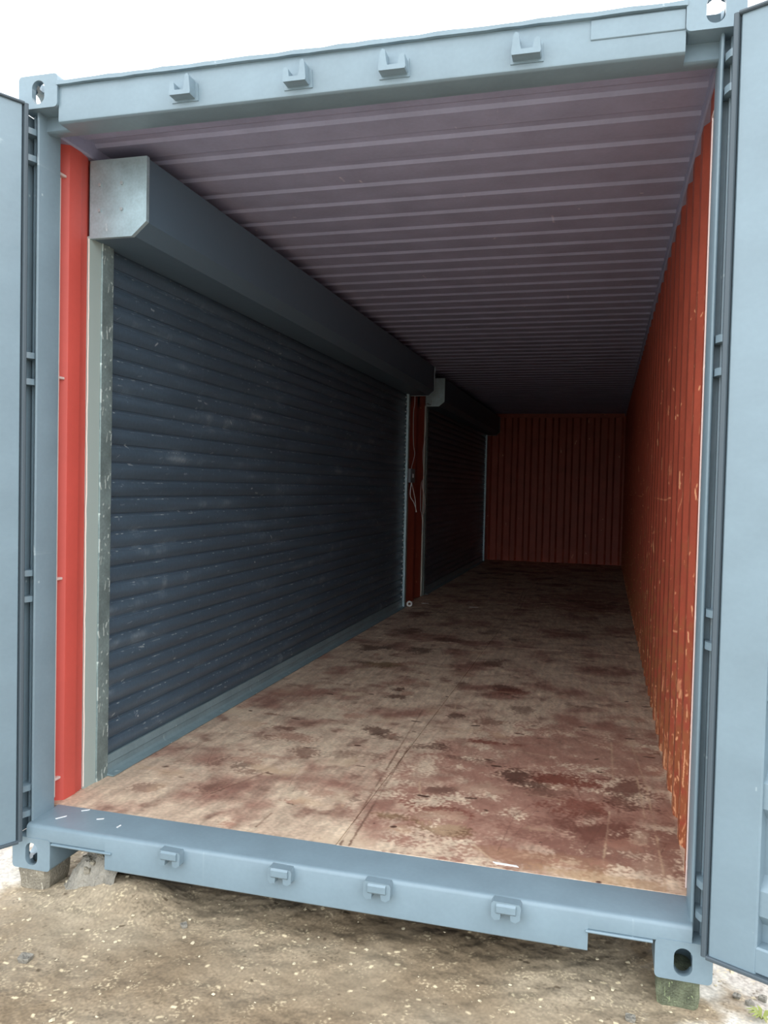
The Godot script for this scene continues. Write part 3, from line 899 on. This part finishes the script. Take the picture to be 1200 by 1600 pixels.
# ============================================================ roller shutters
func build_roller_door(n: String, za: float, zb: float, yb: float, xi: float, yt: float, label: String) -> void:
	var d := Node3D.new()
	d.name = n
	add_child(d)
	tag(d, label, "roller door", "roller shutters along the left wall")
	# curtain
	var p := 0.075
	var prof := [Vector2(-0.008, 0.0), Vector2(-0.003, 0.0), Vector2(-0.003, 0.004)]
	for i in 9:
		var t := i / 8.0
		prof.append(Vector2(-0.001 + 0.013 * pow(sin(PI * clampf(t, 0.03, 0.97)), 0.75), 0.005 + 0.064 * t))
	prof += [Vector2(-0.003, 0.070), Vector2(-0.003, p), Vector2(-0.008, p)]
	var st := new_st()
	var z0 := za - 0.13
	var z1 := zb + 0.09
	sweep(st, "z", prof, z1, z0, 35.0)
	var mesh := st.commit()
	var ybot := FLOOR_Y + 0.078
	var count := int(ceil((yb + 0.03 - ybot) / p))
	var clip := new_st()
	box(clip, Vector3(-0.004, 0.028, z1 + 0.072), Vector3(0.018, 0.042, z1 + 0.095), 0.004, "z")
	var cm := clip.commit()
	var wst := new_st()
	sweep(wst, "z", [Vector2(0.0, 0.0605), Vector2(0.0066, 0.0605), Vector2(0.0052, 0.0645), Vector2(0.0, 0.066)], z1, z0)
	var wm := wst.commit()
	var lab := 0.0
	for i in count:
		var o := MeshInstance3D.new()
		o.name = "slat"
		o.mesh = mesh
		o.material_override = M.slat
		lab = [0.0, 0.0015, -0.001, 0.0008][i % 4]
		o.position = Vector3(-1.185 + lab, ybot + i * p, 0)
		d.add_child(o, true)
		var we := MeshInstance3D.new()
		we.name = "worn_edge"
		we.mesh = wm
		we.material_override = M.worn_edge
		o.add_child(we, true)
		if i < count - 1:
			var c := MeshInstance3D.new()
			c.name = "end_clip"
			c.mesh = cm
			c.material_override = M.white
			o.add_child(c, true)
	# bottom bar: tall flat slat with a foot that turns out along the floor
	var bb := new_st()
	sweep(bb, "z", [Vector2(-1.198, ybot + 0.004), Vector2(-1.198, FLOOR_Y + 0.003), Vector2(-1.128, FLOOR_Y + 0.003), Vector2(-1.128, FLOOR_Y + 0.007), Vector2(-1.160, FLOOR_Y + 0.012), Vector2(-1.170, FLOOR_Y + 0.022), Vector2(-1.172, FLOOR_Y + 0.045), Vector2(-1.168, FLOOR_Y + 0.050), Vector2(-1.170, FLOOR_Y + 0.058), Vector2(-1.174, ybot + 0.004)], z1, z0 - 0.015, 30.0)
	obj("bottom_bar", bb, M.foot, d)
	# guides: primed angle against the wall, galvanised channel over the slat ends
	for g in [[za, 1.0], [zb, -1.0]]:
		var z: float = g[0]
		var s: float = g[1]
		var an := new_st()
		var zz := [z + s * 0.008, z - s * 0.072]
		sweep(an, "y", [Vector2(-1.19, zz[0]), Vector2(-1.1665, zz[0]), Vector2(-1.1665, zz[1]), Vector2(-1.19, zz[1])], FLOOR_Y, yb + 0.01)
		obj("guide_angle", an, M.primer, d)
		var ch := new_st()
		var yy := [z - s * 0.070, z - s * 0.150]
		sweep(ch, "y", [Vector2(-1.19, yy[0]), Vector2(-1.164, yy[0]), Vector2(-1.161, yy[0] - s * 0.003), Vector2(-1.161, yy[1]), Vector2(-1.165, yy[1]), Vector2(-1.165, yy[0] - s * 0.03), Vector2(-1.19, yy[0] - s * 0.03)], FLOOR_Y, yb + 0.01)
		obj("guide_channel", ch, M.channel if s > 0 else M.galv, d)
		if s < 0:
			var ed := new_st()
			box(ed, Vector3(-1.166, FLOOR_Y, z + 0.150), Vector3(-1.142, yb, z + 0.156), 0.001, "y")
			obj("guide_edge", ed, M.galv, d)
	var se := new_st()
	var rng := RandomNumberGenerator.new()
	rng.seed = 8
	var pts := []
	for i in 40:
		pts.append(Vector3(-1.169 + rng.randf_range(-0.001, 0.001), lerpf(FLOOR_Y + 0.01, yb, i / 39.0), za + 0.009 + rng.randf_range(-0.002, 0.002)))
	tube(se, pts, 0.003, 5)
	obj("sealant_bead", se, M.sealant, d)
	# housing round the roll
	var hp := [Vector2(-1.185, yb + 0.004), Vector2(xi - 0.062, yb + 0.004), Vector2(xi - 0.004, yb + 0.055), Vector2(xi - 0.004, yt - 0.004), Vector2(-1.185, yt - 0.004)]
	var hs := new_st()
	sweep(hs, "z", hp, zb - 0.02, za - 0.012)
	var hou := obj("housing", hs, M.housing, d)
	for z in [za, zb - 0.03]:
		var ep := new_st()
		var pl := [Vector2(-1.168, yb), Vector2(xi - 0.065, yb), Vector2(xi, yb + 0.055), Vector2(xi, yt), Vector2(-1.168, yt)]
		sweep(ep, "z", pl, z - 0.012, z + 0.008)
		var pt := obj("end_plate", ep, M.galv, hou)
		if z == za:
			pass
	for b in [[-1.12, 0.21], [-1.02, 0.21], [-1.12, 0.108], [-1.02, 0.108]]:
		var bo := new_st()
		sweep(bo, "z", ring(Vector2(b[0], yb + b[1]), 0.007, 6), za + 0.006, za + 0.016)
		obj("bolt", bo, M.steel, hou)

# ============================================================ blocks, rubble, stones
func lumpy_block(lo: Vector3, hi: Vector3, taper: float, sd: int) -> SurfaceTool:
	var st := new_st()
	var n := FastNoiseLite.new()
	n.seed = sd
	n.frequency = 9.0
	var rings := []
	var rows := [0.0, 0.25, 0.5, 0.75, 0.92, 1.0]
	for t in rows:
		var r := []
		var y := lerpf(lo.y, hi.y, t)
		var c := (lo + hi) / 2.0
		var hx: float = (hi.x - lo.x) / 2.0 * (1.0 - taper * (1.0 - t)) * (0.96 if t == 1.0 else 1.0)
		var hz: float = (hi.z - lo.z) / 2.0 * (1.0 - taper * 0.6 * (1.0 - t)) * (0.96 if t == 1.0 else 1.0)
		for q in rect(-1, -1, 1, 1, 0.22):
			var v := Vector3(c.x + q.x * hx, y, c.z + q.y * hz)
			var w := n.get_noise_3dv(v) * 0.010
			r.append(v + Vector3(q.x * w, 0, q.y * w))
		rings.append(r)
	for i in rings.size() - 1:
		for k in 8:
			var k2 := (k + 1) % 8
			var p := [rings[i][k], rings[i][k2], rings[i + 1][k2], rings[i + 1][k]]
			var c2 := (lo + hi) / 2.0
			var nn: Vector3 = (p[1] - p[0]).cross(p[3] - p[0]).normalized()
			if nn.dot(p[0] - c2) < 0.0: nn = -nn
			quad(st, p, [nn, nn, nn, nn], [Vector2.ZERO, Vector2.RIGHT, Vector2.ONE, Vector2.DOWN])
	for e in [[0, Vector3.DOWN], [rings.size() - 1, Vector3.UP]]:
		var r: Array = rings[e[0]]
		for k in range(1, 7):
			tri(st, [r[0], r[k], r[k + 1]], [e[1], e[1], e[1]], [Vector2.ZERO, Vector2.ZERO, Vector2.ZERO])
	return st

func build_blocks() -> void:
	var a := obj("concrete_block", lumpy_block(Vector3(-1.208, -0.115, -0.16), Vector3(-1.075, 0.0, -0.012), 0.12, 3), M.concrete)
	tag(a, "small grey concrete block under the casting beside the rubble heap", "block", "blocks under the container")
	var b := obj("concrete_block", lumpy_block(Vector3(1.068, -0.115, -0.16), Vector3(1.190, 0.0, -0.012), 0.10, 7), M.moss)
	tag(b, "small concrete block green with moss under the container's corner casting", "block", "blocks under the container")
	# rubble heap showing in the fork pocket
	var n := FastNoiseLite.new()
	n.seed = 17
	n.frequency = 9.0
	n.fractal_octaves = 4
	var gn := ground_noise()
	var st := new_st()
	var c := 40
	var hf := func(i: int, j: int) -> Vector3:
		var x := lerpf(-1.075, -0.80, i / float(c))
		var z := lerpf(-0.34, 0.03, j / float(c))
		var up := smoothstep(-1.07, -0.93, x) * smoothstep(0.03, -0.06, z) * smoothstep(-0.34, -0.26, z)
		var y := GROUND_Y + 0.15 * up + (n.get_noise_2d(x * 2.0, z * 2.0) * 0.03 + n.get_noise_2d(x * 9.0, z * 9.0) * 0.012) * clampf(up * 4.0, 0.0, 1.0) - 0.012
		if x > -0.845: y = minf(y, 0.03)
		return Vector3(x, minf(y, 0.09), z)
	for j in c:
		for i in c:
			var q := [hf.call(i, j), hf.call(i + 1, j), hf.call(i + 1, j + 1), hf.call(i, j + 1)]
			var nn: Vector3 = (q[2] - q[0]).cross(q[1] - q[3]).normalized()
			if nn.y < 0: nn = -nn
			quad(st, q, [nn, nn, nn, nn], [Vector2.ZERO, Vector2.RIGHT, Vector2.ONE, Vector2.DOWN])
	var mnd := obj("rubble_heap", st, M.rubble)
	var rr := RandomNumberGenerator.new()
	rr.seed = 71
	for k in 34:
		var i := rr.randi_range(4, c - 8)
		var j := rr.randi_range(14, c - 2)
		var at: Vector3 = hf.call(i, j)
		var q := rr.randf_range(0.006, 0.02)
		if at.x > -0.85 or at.x < -1.06 or at.y + q > 0.10: continue
		var o := obj("rubble_piece", lumpy_block(Vector3(-q, -q * 0.5, -q), Vector3(q, q * 0.6, q * 0.8), 0.25, k), M.concrete if k % 3 else M.pebble, mnd)
		o.position = at + Vector3(0, q * 0.15, 0)
		o.rotation = Vector3(rr.randf_range(-.4, .4), rr.randf() * TAU, rr.randf_range(-.4, .4))
	tag(mnd, "small heap of grey rubble and mortar under the sill cut-out", "rubble")
	# grit strewn over the mud: nobody could count it
	var grain := lumpy_block(Vector3(-0.5, -0.4, -0.5), Vector3(0.5, 0.4, 0.5), 0.4, 5).commit()
	var mm := MultiMesh.new()
	mm.transform_format = MultiMesh.TRANSFORM_3D
	mm.mesh = grain
	mm.instance_count = 900
	var rng := RandomNumberGenerator.new()
	rng.seed = 12
	for i in 900:
		var x := rng.randf_range(-1.9, 1.8)
		var z := rng.randf_range(-0.35, 0.8)
		var s := pow(rng.randf(), 5.0) * 0.011 + 0.002
		var y := ground_height(x, z, gn)
		mm.set_instance_transform(i, Transform3D(Basis.from_euler(Vector3(rng.randf(), rng.randf() * TAU, rng.randf())).scaled(Vector3(s, s * 0.4, s * rng.randf_range(0.5, 1.6))), Vector3(x, y + s * 0.1, z)))
	var gi := MultiMeshInstance3D.new()
	gi.name = "ground_grit"
	gi.multimesh = mm
	gi.material_override = M.pebble
	add_child(gi)
	tag(gi, "pale grit and tiny stones strewn over the mud", "grit", "", "stuff")

# ============================================================ small things
func build_small_things() -> void:
	var X := -1.128
	var W := func(l: Array) -> Array:
		var o := []
		for p in l: o.append(at_plane(p[0], p[1], 0, X))
		return o
	# first cable: comes out of the near housing, ends in a switch box with a looped tail
	var ca := base("pendant_switch")
	tag(ca, "small grey switch box hanging on a thin cable beside the shutter guide", "switch")
	var s1 := new_st()
	tube(s1, curve([Vector3(-1.128, 2.46, -5.977)] + W.call([[648, 632], [646, 647], [646, 691], [648, 710], [643.5, 728], [643.5, 733]])), 0.004, 5)
	obj("cable", s1, M.cable, ca)
	var s2 := new_st()
	tube(s2, curve(W.call([[643, 754], [641, 774], [647, 786], [651, 800]])), 0.005, 5)
	tube(s2, curve(W.call([[643, 754], [646, 767], [649, 783], [650, 800]])), 0.004, 5)
	obj("cable_tail", s2, M.white, ca)
	var lo := at_plane(640, 754, 0, X)
	var hi := at_plane(647, 733, 0, X)
	var s3 := new_st()
	box(s3, Vector3(X - 0.025, lo.y, hi.z), Vector3(X + 0.012, hi.y, lo.z), 0.005, "y")
	var cs := obj("switch_case", s3, M.switch_grey, ca)
	var s4 := new_st()
	box(s4, Vector3(X + 0.012, (lo.y + hi.y) / 2 - 0.02, (lo.z + hi.z) / 2 - 0.02), Vector3(X + 0.018, (lo.y + hi.y) / 2 + 0.02, (lo.z + hi.z) / 2 + 0.02), 0.002, "y")
	obj("button", s4, M.white, cs)
	# second cable
	var cb := base("hanging_cable")
	tag(cb, "longer thin cable with a knotted loop hanging below the far pale end plate", "cable")
	var s5 := new_st()
	tube(s5, curve([Vector3(-1.10, 2.45, -6.700), Vector3(-1.11, 2.40, -6.692)] + W.call([[666, 633], [665, 675], [661, 707], [662, 744], [658, 757], [657, 794], [659, 804], [661, 833]])), 0.004, 5)
	obj("cable", s5, M.cable, cb)
	var s6 := new_st()
	tube(s6, curve(W.call([[662, 744], [660, 760], [663, 775], [663.5, 796], [660, 806]])), 0.004, 5)
	obj("cable_loop", s6, M.lashing, cb)
	# white ring by the wall between the shutters
	var wr := at_plane(641, 943, 1, FLOOR_Y)
	var tr := TorusMesh.new()
	tr.inner_radius = 0.012
	tr.outer_radius = 0.032
	tr.rings = 20
	tr.ring_segments = 10
	var to := obj("plastic_ring", tr, M.white)
	to.position = Vector3(-1.10, FLOOR_Y + 0.0335, wr.z + 0.25)
	to.rotation = Vector3(PI / 2, 0.35, 0)
	tag(to, "small white plastic ring standing on the floor below the cables", "ring")
	# scraps on the floor and flakes on the sill
	var rng := RandomNumberGenerator.new()
	rng.seed = 33
	for s in [[740, 949, .05, .014, "white paper scrap lying on the dark floor away from the cables"], [664, 943, .045, .012, "pale paper scrap on the floor close to the white plastic ring"], [790, 1352, .045, .006, "narrow white sliver on the plywood edge along the door sill"]]:
		var c := at_plane(s[0], s[1], 1, FLOOR_Y)
		c.z = minf(c.z, -0.20)
		var st := new_st()
		var w: float = s[2]
		var l: float = s[3]
		sweep(st, "y", [Vector2(-w, -l), Vector2(w * 0.8, -l * 0.7), Vector2(w, l * 0.8), Vector2(-w * 0.7, l)], 0.0, 0.002)
		var o := obj("paper_scrap", st, M.white)
		o.position = Vector3(c.x, FLOOR_Y + 0.0016, c.z)
		o.rotation.y = rng.randf_range(-0.2, 0.2)
		tag(o, s[4], "scrap", "white scraps on the floor")
	for s in [[96, 1277, .022, 1.0, "longest white paint flake on the sill beside the corner post"], [134, 1267, .016, .7, "white paint flake on the sill close to the red wall strip"], [157, 1280, .014, .5, "white paint flake on the sill between two other flakes"], [186, 1291, .012, 1.5, "shortest white paint flake on the sill, farthest from the corner post"]]:
		var c := at_plane(s[0], s[1], 1, FLOOR_Y - 0.002)
		var st := new_st()
		var w: float = s[2]
		sweep(st, "y", [Vector2(-w, -0.003), Vector2(w, -0.0025), Vector2(w * 0.8, 0.003), Vector2(-w, 0.003)], 0.0, 0.0016)
		var o := obj("paint_flake", st, M.white)
		o.position = Vector3(c.x, 0.167 + (FLOOR_Y - 0.167) * clampf((-c.z - 0.02) / 0.162, 0, 1) + 0.0004, c.z)
		o.rotation.y = s[3]
		tag(o, s[4], "flake", "white paint flakes on the sill")
	# weed and stones on the pale ground beside the mossy block
	var gn := ground_noise()
	var wp := at_plane(1190, 1592, 1, GROUND_Y)
	var weed := base("weed", Vector3(wp.x, ground_height(wp.x, wp.z, gn), wp.z))
	tag(weed, "tiny yellow-green weed sprouting on the pale ground", "weed")
	for i in 16:
		var a := TAU * i / 16.0 + rng.randf() * 0.8
		var l := rng.randf_range(0.022, 0.045)
		var dir := Vector3(cos(a), 0, sin(a))
		var sd := Vector3(-sin(a), 0, cos(a)) * l * 0.11
		var st := new_st()
		var p0 := Vector3(0, 0.0, 0)
		var p1 := dir * l * 0.5 + Vector3(0, l * 0.55, 0)
		var p2 := dir * l + Vector3(0, l * 0.45, 0)
		var up := Vector3.UP
		for yy in [0.0, -0.0008]:
			var o := Vector3(0, yy, 0)
			tri(st, [p0 + o, p1 + sd + o, p1 - sd + o], [up, up, up], [Vector2.ZERO, Vector2.ZERO, Vector2.ZERO])
			tri(st, [p2 + o, p1 - sd + o, p1 + sd + o], [up, up, up], [Vector2.ZERO, Vector2.ZERO, Vector2.ZERO])
		obj("leaf", st, M.leaf, weed)
	for s in [[1152, 1555, .010, "flat grey stone on the pale ground beside the mossy block"], [1170, 1567, .012, "rounded grey stone on the pale ground beside the weed"], [1192, 1556, .012, "dark little stone on the pale ground under the open door"], [288, 1448, .012, "grey mud clod on the tan ground below the sill"], [40, 1500, .02, "grey mud lump on the pale ground beyond the concrete block"], [985, 1592, .014, "pale flat stone in the mud beside the mossy block"]]:
		var c := at_plane(s[0], s[1], 1, GROUND_Y)
		var q: float = s[2]
		var o := obj("stone", lumpy_block(Vector3(-q, -q * 0.5, -q), Vector3(q, q * 0.6, q * 0.8), 0.2, int(s[0])), M.rubble)
		o.position = Vector3(c.x, ground_height(c.x, c.z, gn) + q * 0.25, c.z)
		o.rotation.y = rng.randf() * TAU
		tag(o, s[3], "stone", "loose stones on the ground")
